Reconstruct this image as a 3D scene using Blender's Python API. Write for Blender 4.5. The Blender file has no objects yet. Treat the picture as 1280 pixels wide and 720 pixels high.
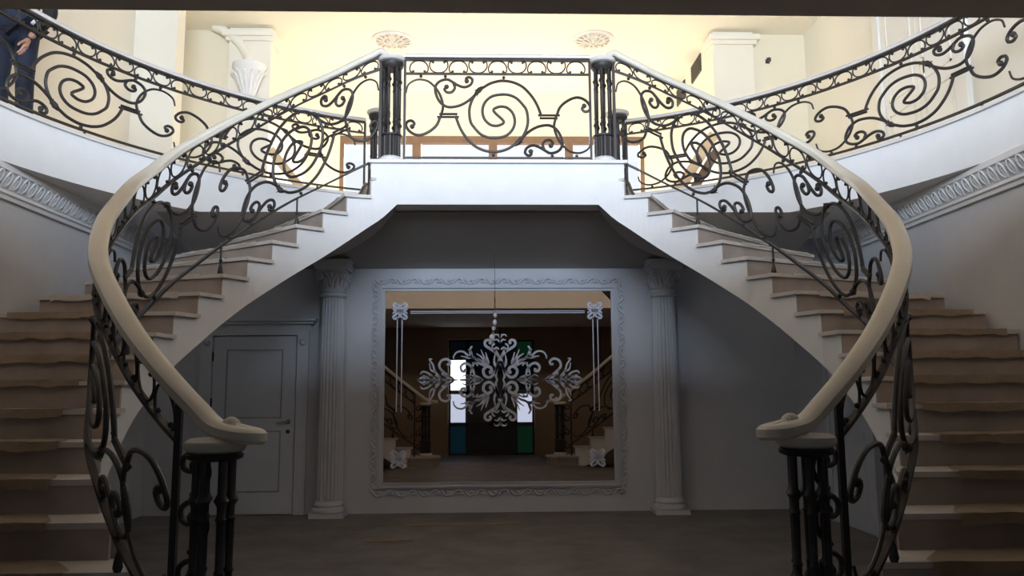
import bpy, bmesh, math, random
import numpy as np
from mathutils import Vector, Matrix
random.seed(7)
sin, cos, pi, rad = math.sin, math.cos, math.pi, math.radians
C = bpy.context.scene.collection
RISE = .18
CEN = (0., 5.3)           # centre of the round stair well
R_GAL = 3.95              # gallery edge
ZG = 3.6                  # gallery floor
CEIL = 6.6

# ------------------------------------------------------------------ materials
def mat(name, col, rough=.6, metal=0., noise=None, bump=0., scale=6., spec=.5):
    m = bpy.data.materials.new(name); m.use_nodes = True
    nt = m.node_tree; b = nt.nodes['Principled BSDF']
    b.inputs['Base Color'].default_value = (*col, 1)
    b.inputs['Roughness'].default_value = rough
    b.inputs['Metallic'].default_value = metal
    b.inputs['Specular IOR Level'].default_value = spec
    if noise or bump:
        tc = nt.nodes.new('ShaderNodeTexCoord')
        n = nt.nodes.new('ShaderNodeTexNoise')
        n.inputs['Scale'].default_value = scale; n.inputs['Detail'].default_value = 8
        n.inputs['Roughness'].default_value = .62
        nt.links.new(tc.outputs['Object'], n.inputs['Vector'])
        if noise:
            r = nt.nodes.new('ShaderNodeValToRGB')
            r.color_ramp.elements[0].position = .3; r.color_ramp.elements[1].position = .72
            r.color_ramp.elements[0].color = (*noise, 1); r.color_ramp.elements[1].color = (*col, 1)
            nt.links.new(n.outputs['Fac'], r.inputs['Fac'])
            nt.links.new(r.outputs['Color'], b.inputs['Base Color'])
        if bump:
            bp = nt.nodes.new('ShaderNodeBump'); bp.inputs['Strength'].default_value = bump
            bp.inputs['Distance'].default_value = .02
            nt.links.new(n.outputs['Fac'], bp.inputs['Height'])
            nt.links.new(bp.outputs['Normal'], b.inputs['Normal'])
    return m
def emit(name, col, st):
    m = bpy.data.materials.new(name); m.use_nodes = True
    nt = m.node_tree; nt.nodes.remove(nt.nodes['Principled BSDF'])
    e = nt.nodes.new('ShaderNodeEmission'); e.inputs['Color'].default_value = (*col, 1); e.inputs['Strength'].default_value = st
    nt.links.new(e.outputs[0], nt.nodes['Material Output'].inputs['Surface'])
    return m
M = dict(
    plaster=mat('plaster_white', (.80, .80, .80), .75, noise=(.74, .74, .75), bump=.08, scale=3.),
    wall=mat('wall_paint', (.60, .60, .62), .8, noise=(.54, .54, .565), bump=.05, scale=2.),
    wallback=mat('wall_paint_bluelit', (.56, .57, .61), .8, noise=(.50, .51, .55), bump=.05, scale=2.),  # whitish paint with the blue of the daylight put into the colour
    soffit=mat('soffit_shaded', (.42, .39, .36), .85, noise=(.38, .35, .32), scale=1.5),  # darker than the plaster: shade of the undersides put into the colour
    cream=mat('wall_cream', (.80, .74, .60), .8, noise=(.78, .72, .57), scale=1.5),
    creamw=mat('wall_ivory', (.82, .79, .70), .8, noise=(.80, .76, .66), scale=1.5),
    ceil=mat('ceiling_ivory', (.86, .81, .70), .85, noise=(.84, .79, .67), scale=1.2),
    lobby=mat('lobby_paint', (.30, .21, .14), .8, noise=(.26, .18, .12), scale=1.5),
    floor=mat('floor_dusty', (.25, .23, .215), .6, noise=(.13, .12, .112), bump=.12, scale=2.2),
    stone=mat('handrail_stone', (.71, .675, .59), .38, noise=(.65, .615, .53), scale=5.),
    marble=mat('marble_white', (.74, .72, .70), .35, noise=(.64, .61, .60), scale=4.),
    tread=mat('tread_marble', (.66, .62, .58), .45, noise=(.54, .50, .46), scale=3.),
    riser=mat('riser_marble', (.42, .36, .32), .5, noise=(.30, .25, .215), scale=3.),
    film=mat('pale_film', (.62, .58, .52), .5, noise=(.50, .46, .40), bump=.5, scale=6.),
    paper=mat('protective_paper', (.38, .30, .215), .8, noise=(.23, .175, .12), bump=.6, scale=5.),
    iron=mat('wrought_iron', (.034, .029, .0275), .5, metal=.0, noise=(.022, .019, .018), scale=30., spec=.5),
    wood=mat('window_wood', (.20, .115, .06), .5, noise=(.15, .085, .045), scale=8.),
    plank=mat('plank_wood', (.74, .58, .38), .6, noise=(.60, .42, .24), scale=5.),
    lobbyceil=mat('lobby_ceiling_paint', (.86, .80, .73), .85, noise=(.83, .77, .70), scale=1.5),
    gfloor=mat('gallery_floor', (.72, .65, .53), .4, noise=(.65, .58, .46), scale=2.),
    door=mat('door_paint_bluelit', (.58, .61, .67), .45, noise=(.53, .56, .62), scale=3.),  # blue daylight on the doors mixed into the paint colour
    doorw=mat('door_ivory', (.80, .79, .75), .5),
    groove=mat('door_groove', (.30, .30, .31), .7),
    chrome=mat('chrome', (.6, .6, .6), .2, metal=1.),
    black=mat('black_frame', (.012, .012, .014), .4),
    dark=mat('dark_plastic', (.05, .045, .04), .5),
    etch=mat('etched_frost', (.62, .64, .74), .7),
    navy=mat('navy_cloth', (.011, .019, .046), .85, noise=(.007, .012, .032), scale=20.),
    denim=mat('denim_cloth', (.014, .018, .038), .85, noise=(.009, .012, .027), scale=25.),
    blackcl=mat('black_cloth', (.010, .010, .012), .85),
    white=mat('white_stripe', (.7, .7, .7), .7),
    skin=mat('skin', (.50, .27, .19), .55),
    hair=mat('hair', (.025, .018, .014), .7),
    shoe=mat('shoe_leather', (.03, .025, .02), .5),
    crystal=mat('crystal', (.8, .8, .85), .08, spec=.8),
    pane_blue=emit('pane_blue', (.03, .16, .28), .10), pane_green=emit('pane_green', (.04, .22, .12), .10),
    pane_dark=emit('pane_dark', (.02, .04, .07), .10), pane_sky=emit('pane_sky', (.55, .68, .98), 1.5),
    pane_bright=emit('pane_bright', (.72, .84, 1.), 5.),
)
def mirror_mat():
    m = bpy.data.materials.new('tinted_mirror'); m.use_nodes = True
    b = m.node_tree.nodes['Principled BSDF']
    b.inputs['Base Color'].default_value = (.62, .54, .47, 1); b.inputs['Metallic'].default_value = 1.
    b.inputs['Roughness'].default_value = .012
    return m
M['mirror'] = mirror_mat()
def glass_mat():
    m = bpy.data.materials.new('clear_glass'); m.use_nodes = True
    nt = m.node_tree; b = nt.nodes['Principled BSDF']; nt.nodes.remove(b)
    t = nt.nodes.new('ShaderNodeBsdfTransparent'); g = nt.nodes.new('ShaderNodeBsdfGlossy'); g.inputs['Roughness'].default_value = .02
    mx = nt.nodes.new('ShaderNodeMixShader'); mx.inputs[0].default_value = .07
    nt.links.new(t.outputs[0], mx.inputs[1]); nt.links.new(g.outputs[0], mx.inputs[2])
    nt.links.new(mx.outputs[0], nt.nodes['Material Output'].inputs['Surface'])
    return m
M['glass'] = glass_mat()

# ------------------------------------------------------------------ object helpers
WL = {}
def part(name, bm, m, parent=None, smooth=False, kind=None, label=None):
    off = WL.get(parent.name, Vector((0, 0, 0))) if parent else Vector((0, 0, 0))
    bmesh.ops.recalc_face_normals(bm, faces=bm.faces[:])
    if off.length: bmesh.ops.translate(bm, verts=bm.verts[:], vec=-off)
    if smooth:
        for f in bm.faces: f.smooth = True
        for e in bm.edges:
            if len(e.link_faces) == 2 and e.calc_face_angle(0) > .7: e.smooth = False
    me = bpy.data.meshes.new(name); bm.to_mesh(me); bm.free()
    me.materials.append(M[m])
    o = bpy.data.objects.new(name, me); C.objects.link(o)
    if parent: o.parent = parent
    WL[o.name] = off
    if kind: o['kind'] = kind
    if label: o['label'] = label
    return o
def tag(o, label, cat, group=None):
    o['label'] = label; o['category'] = cat
    if group: o['group'] = group
    return o
def thing(name, label, cat, loc=(0, 0, 0), group=None):
    o = bpy.data.objects.new(name, None); C.objects.link(o); o.location = loc
    o.empty_display_size = .1
    WL[o.name] = Vector(loc)
    return tag(o, label, cat, group)
def struct(name, bm, m, parent=None, smooth=False):
    return part(name, bm, m, parent, smooth, kind=None if parent else 'structure')
def copy_tree(o, parent=None, delta=None):
    c = o.copy(); C.objects.link(c)
    if parent: c.parent = parent
    for ch in list(o.children): copy_tree(ch, c)
    return c

# ------------------------------------------------------------------ shape helpers
def BM(): return bmesh.new()
def quad(bm, *p):
    return bm.faces.new([bm.verts.new(Vector(q)) for q in p])
def box(bm, a, b):
    x0, y0, z0 = a; x1, y1, z1 = b
    v = [bm.verts.new((x, y, z)) for x in (x0, x1) for y in (y0, y1) for z in (z0, z1)]
    for f in ((0, 1, 3, 2), (4, 6, 7, 5), (0, 4, 5, 1), (2, 3, 7, 6), (0, 2, 6, 4), (1, 5, 7, 3)):
        bm.faces.new([v[i] for i in f])
def prism(bm, poly, z0, z1):
    a = [bm.verts.new((p[0], p[1], z0)) for p in poly]; b = [bm.verts.new((p[0], p[1], z1)) for p in poly]
    n = len(poly)
    bm.faces.new(a); bm.faces.new(b)
    for i in range(n): bm.faces.new((a[i], a[(i + 1) % n], b[(i + 1) % n], b[i]))
def cat(pts, n=6, closed=False):
    P = [Vector(p) for p in pts]; out = []
    N = len(P)
    for i in range(N if closed else N - 1):
        if closed: p0, p1, p2, p3 = P[i - 1], P[i], P[(i + 1) % N], P[(i + 2) % N]
        else:
            p1, p2 = P[i], P[i + 1]
            p0 = P[i - 1] if i else p1 * 2 - p2
            p3 = P[i + 2] if i + 2 < N else p2 * 2 - p1
        for k in range(n):
            t = k / n
            out.append(.5 * ((2 * p1) + (p2 - p0) * t + (2 * p0 - 5 * p1 + 4 * p2 - p3) * t * t + (3 * p1 - p0 - 3 * p2 + p3) * t ** 3))
    if not closed: out.append(P[-1])
    return out
def tube(bm, pts, r, sides=8, r1=None, caps=True):
    """round bar swept along 3-D points; r may taper to r1"""
    pts = [Vector(p) for p in pts]
    Q = [pts[0]]
    for p in pts[1:]:
        if (p - Q[-1]).length > 1e-5: Q.append(p)
    if len(Q) < 2: return
    n = len(Q); rings = []; up = None
    for i in range(n):
        t = (Q[min(i + 1, n - 1)] - Q[max(i - 1, 0)]).normalized()
        if up is None:
            up = Vector((0, 0, 1)) if abs(t.z) < .9 else Vector((0, 1, 0))
        a = t.cross(up)
        if a.length < 1e-4: a = t.orthogonal()
        a.normalize(); up = a.cross(t).normalized()
        rr = r if r1 is None else r + (r1 - r) * i / (n - 1)
        rings.append([bm.verts.new(Q[i] + rr * (cos(2 * pi * k / sides) * a + sin(2 * pi * k / sides) * up)) for k in range(sides)])
    for i in range(n - 1):
        for k in range(sides):
            bm.faces.new((rings[i][k], rings[i][(k + 1) % sides], rings[i + 1][(k + 1) % sides], rings[i + 1][k]))
    if caps: bm.faces.new(rings[0]); bm.faces.new(rings[-1])
def sweep(bm, pts, prof, closed=False, caps=True):
    """profile (side, up) swept along pts; side is horizontal, up vertical-ish"""
    pts = [Vector(p) for p in pts]; n = len(pts); rings = []
    for i in range(n):
        if closed: t = pts[(i + 1) % n] - pts[i - 1]
        else: t = pts[min(i + 1, n - 1)] - pts[max(i - 1, 0)]
        t.normalize()
        a = t.cross(Vector((0, 0, 1)))
        if a.length < 1e-5: a = Vector((1, 0, 0))
        a.normalize(); u = a.cross(t).normalized()
        rings.append([bm.verts.new(pts[i] + p[0] * a + p[1] * u) for p in prof])
    m = len(prof)
    for i in range(n if closed else n - 1):
        for k in range(m):
            j = (i + 1) % n
            bm.faces.new((rings[i][k], rings[i][(k + 1) % m], rings[j][(k + 1) % m], rings[j][k]))
    if caps and not closed: bm.faces.new(rings[0]); bm.faces.new(rings[-1])
def ball(bm, c, r, seg=8, squash=1.):
    bmesh.ops.create_uvsphere(bm, u_segments=seg, v_segments=max(4, seg - 2), radius=r,
                              matrix=Matrix.Translation(Vector(c)) @ Matrix.Diagonal((1, 1, squash, 1)))
def lathe(bm, prof, c=(0, 0, 0), seg=24, flute=None, ang0=0., ang1=2 * pi):
    full = abs(ang1 - ang0 - 2 * pi) < 1e-6
    ns = seg if full else seg + 1
    rings = []
    for (r, z) in prof:
        ring = []
        for k in range(ns):
            a = ang0 + (ang1 - ang0) * k / seg
            rr = r * (flute(a, z) if flute else 1.)
            ring.append(bm.verts.new((c[0] + rr * cos(a), c[1] + rr * sin(a), c[2] + z)))
        rings.append(ring)
    for i in range(len(rings) - 1):
        for k in range(seg):
            bm.faces.new((rings[i][k], rings[i][(k + 1) % ns], rings[i + 1][(k + 1) % ns], rings[i + 1][k]))
    if full: bm.faces.new(rings[0]); bm.faces.new(rings[-1])
def interp(tab, x):
    return float(np.interp(x, [t[0] for t in tab], [t[1] for t in tab]))

# ------------------------------------------------------------------ the stair geometry (right-hand flight; left is the mirror image)
INN = {1: (1.25, 3.44), 2: (1.50, 3.62), 3: (1.75, 3.87), 4: (1.98, 4.15), 5: (2.18, 4.45), 6: (2.33, 4.75), 7: (2.44, 5.05), 8: (2.51, 5.36),
       9: (2.56, 5.67), 10: (2.57, 5.98), 11: (2.53, 6.23), 12: (2.43, 6.46), 13: (2.32, 6.69), 14: (2.18, 6.90), 15: (2.02, 7.08), 16: (1.85, 7.26),
       17: (1.65, 7.42), 18: (1.45, 7.54), 19: (1.23, 7.60), 20: (.975, 7.62)}
OUT = {2: (3.97, 3.60), 3: (3.97, 3.86), 4: (3.97, 4.14), 5: (3.97, 4.44), 6: (3.97, 4.74), 7: (3.97, 5.05), 8: (3.97, 5.37), 9: (3.97, 5.70), 10: (3.96, 6.03),
       11: (3.93, 6.36), 12: (3.83, 6.75), 13: (3.66, 7.14), 14: (3.44, 7.50), 15: (3.16, 7.86), 16: (2.82, 8.18), 17: (2.44, 8.47), 18: (2.04, 8.73), 19: (1.62, 8.94), 20: (1.22, 9.06)}
class Path:
    """dense plan curve with k (step number) and arc length"""
    def __init__(s, pts, ks, n=12):
        D = cat([(p[0], p[1], k) for p, k in zip(pts, ks)], n)
        s.p = np.array([(d.x, d.y) for d in D]); s.k = np.array([d.z for d in D])
        s.s = np.concatenate([[0], np.cumsum(np.linalg.norm(np.diff(s.p, axis=0), axis=1))])
        s.L = s.s[-1]
    def at(s, x): return float(np.interp(x, s.s, s.p[:, 0])), float(np.interp(x, s.s, s.p[:, 1]))
    def kat(s, x): return float(np.interp(x, s.s, s.k))
    def sat(s, k): return float(np.interp(k, s.k, s.s))
INNP = Path([INN[k] for k in range(1, 21)], range(1, 21))
_p = np.array([INN[k] for k in range(1, 21)]); _t = np.gradient(_p, axis=0); _t /= np.linalg.norm(_t, axis=1)[:, None]
_n = np.stack([_t[:, 1], -_t[:, 0]], 1); _w = np.array([0, .4, .8] + [1.] * 17)[:, None]
_w[4:9] = 1.25
RAILP = Path((_p + _n * .06 * _w).tolist(), range(1, 21))
BR = [(1, .06), (2.8, .09), (4.2, .17), (8, .19), (10, .18), (12.7, .23), (15, .26), (17, .24), (19.2, .18), (20, .1)]
MR = [(1, .84), (2, .82), (2.6, .85), (3.2, .90), (6, .95), (8, .98), (10, 1.02), (11.4, 1.06), (13.8, 1.12), (16.7, 1.17), (18.8, 1.14), (20, 1.0)]
HR = [(1, 1.02), (2, 1.05), (3, 1.10), (5, 1.17), (8, 1.20), (11, 1.27), (14, 1.315), (17, 1.31), (19, 1.28), (20, 1.2)]
def smooth_tab(tab):
    ks = np.linspace(1, 20, 191); v = np.interp(ks, [t[0] for t in tab], [t[1] for t in tab])
    ker = np.ones(21) / 21; vp = np.pad(v, 10, mode='edge'); vs = np.convolve(vp, ker, 'valid')
    return list(zip(ks, vs))
BR, MR, HR = smooth_tab(BR), smooth_tab(MR), smooth_tab(HR)

# ------------------------------------------------------------------ ironwork motif, in drawing units (0..700 wide, 0..313 high)
def _n0(L): return [((x - 80) / 700., (585 - y) / 313.) for x, y in L]
SP = [(358, 335), (336, 365), (323, 405), (327, 450), (343, 475), (366, 498), (395, 510), (426, 511), (460, 503), (485, 480), (494, 450), (487, 420), (468, 400), (448, 394), (428, 397), (414, 411)]
SPIRAL = SP + [(866 - x, 860 - y) for x, y in reversed(SP)]
ARC = [(372, 325), (400, 308), (430, 299), (455, 297), (490, 303), (525, 320), (555, 350), (575, 380), (588, 410), (594, 430)]
TAIL = [(358, 335), (335, 360), (305, 382), (275, 394), (240, 396), (212, 378), (196, 345), (196, 318), (212, 300), (238, 293), (258, 302), (280, 315), (305, 322), (328, 312), (334, 294), (322, 284), (311, 289), (313, 299)]
HOOK = [(262, 306), (268, 325), (257, 340), (240, 342), (229, 331), (237, 321)]
SIDEARC = [(84, 345), (92, 315), (115, 298), (140, 294), (170, 302), (198, 328), (216, 360), (224, 395), (216, 430)]
SIDESC = [(214, 432), (200, 465), (170, 490), (135, 502), (105, 492), (87, 470), (90, 453), (106, 448), (117, 459), (109, 470)]
def rot(L): return [(866 - x, 860 - y) for x, y in L]
def flipx(L): return [(866 - x, y) for x, y in L]
def motif(root, mapf, flip, r=.014):
    F = (lambda L: flipx(L)) if flip else (lambda L: L)
    def curve(name, L, rr=r, end_ball=True, taper=None, root_=None):
        D = cat([(p[0], p[1], 0) for p in _n0(F(L))], 4)
        P = [mapf(d.x, d.y) for d in D]
        bm = BM(); tube(bm, P, rr, 7, taper)
        if end_ball: ball(bm, P[-1], rr * 1.75, 7)
        return part(name, bm, 'iron', root_ or root, True)
    curve('spiral_scroll', SPIRAL, end_ball=False)
    for f in (lambda L: L, rot):
        curve('outer_arc', f(ARC), end_ball=False)
        t = curve('tail_scroll', f(TAIL))
        curve('hook_scroll', f(HOOK), root_=t)
        curve('side_arc', f(SIDEARC[::-1]), end_ball=False, taper=r * .6)
        curve('side_scroll', f(SIDESC))
        # double tie bar
        bm = BM()
        for dy, a, b in ((-4, 582, 664), (7, 588, 656)):
            q = _n0(F(f([(a, 430 + dy), (b, 430 + dy)])))
            tube(bm, [mapf(*q[0]), mapf(*q[1])], r * .8, 6)
        part('tie_bar', bm, 'iron', root, True)
        # leaf collar
        q = _n0(F(f([(346, 347), (360, 332), (374, 321), (341, 333), (352, 357)])))
        a, b, c, l1, l2 = [mapf(*x) for x in q]
        bm = BM(); tube(bm, [a, b], r * 1.25, 7, r * 2.); tube(bm, [b, c], r * 2., 7, r * 1.0)
        tube(bm, [b, l1], r * .9, 6, r * .2); tube(bm, [b, l2], r * .9, 6, r * .2)
        part('leaf_collar', bm, 'iron', root, True)
        for x, y in ((140, 282), (232, 282), (453, 285)):
            q = mapf(*_n0(F(f([(x, y)])))[0])
            bm = BM(); ball(bm, q, .017, 8); part('ball', bm, 'iron', root, True)
CS = [(.20, .13), (.12, .07), (.05, .12), (.015, .30), (.03, .52), (.13, .78), (.30, .94), (.5, .98)]
CS = CS + [(1 - x, y) for x, y in reversed(CS[:-1])]
def frieze(root, mapf, n):
    """n C-scrolls, alternately arch and cup; mapf(x 0..1 along, y 0..1 up)"""
    for i in range(n):
        up = i % 2 == 0
        P = [mapf((i + p.x * .96 + .02) / n, (p.y if up else 1 - p.y)) for p in cat([(x, y, 0) for x, y in CS], 3)]
        bm = BM(); tube(bm, P, .0075, 6); ball(bm, P[0], .014, 7); ball(bm, P[-1], .014, 7)
        part('frieze_scroll', bm, 'iron', root, True)
def flat(w, h): return [(-w, -h), (w, -h), (w, h), (-w, h)]
RAILPROF = [(.058 * cos(a) * (1 if abs(cos(a)) < .7 else 1.0), .034 * sin(a)) for a in [2 * pi * k / 14 for k in range(14)]]
RAILPROF = [(max(-.051, min(.051, x * 1.02)), max(-.030, min(.032, y * 1.1))) for x, y in RAILPROF]

# ------------------------------------------------------------------ staircases
def build_stair(sg, side):
    f = lambda x, y, z: (sg * x, y, z)
    root = thing('staircase', f'{side} curved staircase of paper-covered marble steps rising to the central landing', 'staircase', (sg * 2.5, 5.5, 0), 'twin curved staircases')
    # plaster body: stringer face + soffit
    bm = BM(); sm_ = BM()
    SO = [(3, .48), (9, .46), (12.5, .43), (14, .42), (16, .45), (19.4, .48), (20, .435)]
    def zsoff(k): return max(0., RISE * k - interp(SO, k))
    NS = 4
    def ipt(k): s = INNP.sat(k); return INNP.at(s)
    outk = sorted(OUT); 
    def opt(k): return (interp([(q, OUT[q][0]) for q in outk], k), interp([(q, OUT[q][1]) for q in outk], k))
    for k in range(2, 20):
        for j in range(NS):
            a, b = k + j / NS, k + (j + 1) / NS
            ia, ib, oa, ob = ipt(a), ipt(b), opt(a), opt(b)
            zt = RISE * k - .028
            za, zb = zsoff(a), zsoff(b)
            quad(bm, f(*ia, za), f(*ib, zb), f(*ib, zt), f(*ia, zt))          # inner face
            quad(bm, f(*oa, za), f(*ob, zb), f(*ob, zt), f(*oa, zt))          # outer face
            quad(sm_, f(*ia, za), f(*ib, zb), f(*ob, zb), f(*oa, za))         # soffit
            quad(bm, f(*ia, zt), f(*ib, zt), f(*ob, zt), f(*oa, zt))          # under tread
        i0, o0 = ipt(k), opt(k)
        quad(bm, f(*i0, RISE * (k - 1) - .028), f(*o0, RISE * (k - 1) - .028), f(*o0, RISE * k - .028), f(*i0, RISE * k - .028))
    bmesh.ops.remove_doubles(bm, verts=bm.verts[:], dist=.0005)
    part('stair_body', bm, 'plaster', root, label='white plaster stringer')
    bmesh.ops.remove_doubles(sm_, verts=sm_.verts[:], dist=.0005)
    part('underside', sm_, 'soffit', root, True)  # plaster underside, its shade carried by the darker soffit colour
    rnd = random.Random(5 if sg > 0 else 9)
    for k in range(1, 20):
        if k == 1:
            # curtail step: wraps round the newel with a rounded end
            pts = [(3.97, 3.30), (1.9, 3.30), (1.3, 3.18)]
            pts += [(1.22 + .25 * cos(a), 3.43 + .25 * sin(a)) for a in [rad(q) for q in range(-80, -281, -20)]]
            pts += [(1.50, 3.70), (3.97, 3.64)]
            bm = BM(); prism(bm, [f(*p, 0)[:2] for p in pts], .15, .18); part('tread', bm, 'tread', root)
            bm = BM(); c = Vector((2.2, 3.5))
            prism(bm, [f(c.x + (p[0] - c.x) * .98, c.y + (p[1] - c.y) * .90, 0)[:2] for p in pts], 0, .15); part('riser', bm, 'riser', root)
            continue
        i0, i1, o0, o1 = Vector(INN[k]), Vector(INN[k + 1]), Vector(OUT[k]), Vector(OUT[min(k + 1, 20)])
        d = (o0 - i0).normalized(); nrm = Vector((d.y, -d.x))      # towards the foot of the stair
        if nrm.dot(i1 - i0) > 0: nrm = -nrm
        if k == 19: i1 = Vector((1.215, 7.63)); o1 = Vector((1.215, 9.05))
        tan = (i1 - i0).normalized(); inw = Vector((-tan.y, tan.x))  # into the well
        mid = [Vector(INNP.at(INNP.sat(k + q))) for q in (.33, .66)] if k < 19 else []
        poly = [o0 + nrm * .03, i0 + nrm * .03 + inw * .035 - tan * .0] + [m_ + inw * .035 for m_ in mid] + [i1 + inw * .035 + (i1 - i0).normalized() * .0, o1]
        # bring outer points in from the wall by a hair
        bm = BM(); prism(bm, [f(p.x, p.y, 0)[:2] for p in poly], RISE * k - .03, RISE * k)
        td = part('tread', bm, 'tread', root)
        bm = BM(); a, b = i0 + nrm * .012, o0 + nrm * .012
        a2, b2 = i0 - nrm * .01, o0 - nrm * .01
        prism(bm, [f(p.x, p.y, 0)[:2] for p in (a, b, b2, a2)], RISE * (k - 1), RISE * k - .031)
        part('riser', bm, 'riser', root)
        # protective paper lying on the tread, hanging over the nosing, with a crumpled edge
        bm = BM(); NU, prev = 26, None
        lo = .10 + .08 * rnd.random(); hi = 1. - (.02 if k < 10 else .05 + .08 * rnd.random())
        drop = .035 + .02 * rnd.random() if k < 13 else .012
        ph = rnd.random() * 9
        for i in range(NU + 1):
            u = lo + (hi - lo) * i / NU
            fr = i0.lerp(o0, u); bk = i1.lerp(o1, u)
            wv = .006 * sin(5 * u * 6 + ph) + .005 * rnd.uniform(-1, 1)
            fr2 = fr + nrm * (.036 + abs(wv) * .5)
            col = [bm.verts.new(f(fr2.x + nrm.x * .004, fr2.y + nrm.y * .004, RISE * k - drop + wv)),
                   bm.verts.new(f(fr2.x, fr2.y, RISE * k + .004 + abs(wv) * .6)),
                   bm.verts.new(f(*(fr - nrm * .03), RISE * k + .004)),
                   bm.verts.new(f(*bk, RISE * k + .004 + .004 * rnd.random()))]
            if prev:
                for q in range(3): bm.faces.new((prev[q], col[q], col[q + 1], prev[q + 1]))
            prev = col
        part('protective_paper', bm, 'paper' if k < 12 else 'film', td, True, label='crumpled brown protective paper' if k < 12 else 'pale protective film')
    return root
STL = build_stair(-1, 'left'); STR = build_stair(1, 'right')

# ------------------------------------------------------------------ newel posts
def newel(loc, label, name='newel_post', H=1.08, low=False):
    root = thing(name, label, 'newel post', loc, 'iron newel posts')
    x, y, z = loc
    bm = BM(); lathe(bm, [(.115, 0), (.125, .012), (.125, .03), (.105, .045), (.098, .055)], loc, 28); part('base', bm, 'marble', root, True)
    bm = BM(); lathe(bm, [(.096, .055), (.096, .27)], loc, 64, flute=lambda a, zz: .90 + .10 * (cos(a * 16) > -.2)); part('fluted_drum', bm, 'iron', root)
    bm = BM(); lathe(bm, [(.095, .262), (.108, .268), (.108, .285), (.09, .292)], loc, 28); part('drum_ring', bm, 'iron', root, True)
    zt = H - .095
    for i in range(6):
        a = i * pi / 3 + .26
        c = (x + (.07 if low else .078) * cos(a), y + (.07 if low else .078) * sin(a), z)
        prof = [(.016, .28), (.016, .36), (.022, .37), (.030, .385), (.022, .40), (.016, .41), (.016, .44), (.022, .45), (.016, .46),
                (.0175, zt - .24), (.023, zt - .23), (.0175, zt - .22), (.0175, zt - .18), (.023, zt - .17), (.032, zt - .155), (.023, zt - .14), (.0175, zt - .13), (.0175, zt + .012)]
        bm = BM(); lathe(bm, prof, c, 10); part('rod', bm, 'iron', root, True)
    bm = BM(); lathe(bm, [(.09, zt + .004), (.112, zt + .014), (.116, zt + .03), (.108, zt + .036)] if low else [(.09, zt - .03), (.115, zt), (.118, zt + .03), (.11, zt + .036)], loc, 28); part('collar', bm, 'iron', root, True)
    bm = BM(); 
    q = .88 if low else 1.
    lathe(bm, [(.10, zt + .036), (.132 * q, zt + .046), (.142 * q, zt + .062), (.138 * q, zt + .082), (.115 * q, zt + .095)], loc, 32); part('cap', bm, 'stone' if loc[2] < 1 else 'marble', root, True)
    return root
NW = {}
NW['ll'] = newel((-1.25, 3.44, .18), 'dark iron newel post at the foot of the left stair railing', H=.985, low=True)
NW['lr'] = newel((1.25, 3.44, .18), 'dark iron newel post at the foot of the right stair railing', H=.985, low=True)
NW['ul'] = newel((-1.06, 7.72, ZG), 'iron cluster newel post at the front left corner of the landing', H=1.09)
NW['ur'] = newel((1.06, 7.72, ZG), 'iron cluster newel post at the front right corner of the landing', H=1.09)
NW['bl'] = newel((-1.36, 9.0, ZG), 'iron newel post ending the left gallery railing, behind the landing', H=1.0)
NW['br'] = newel((1.42, 9.0, ZG), 'iron newel post ending the right gallery railing, behind the landing', H=1.0)

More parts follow.
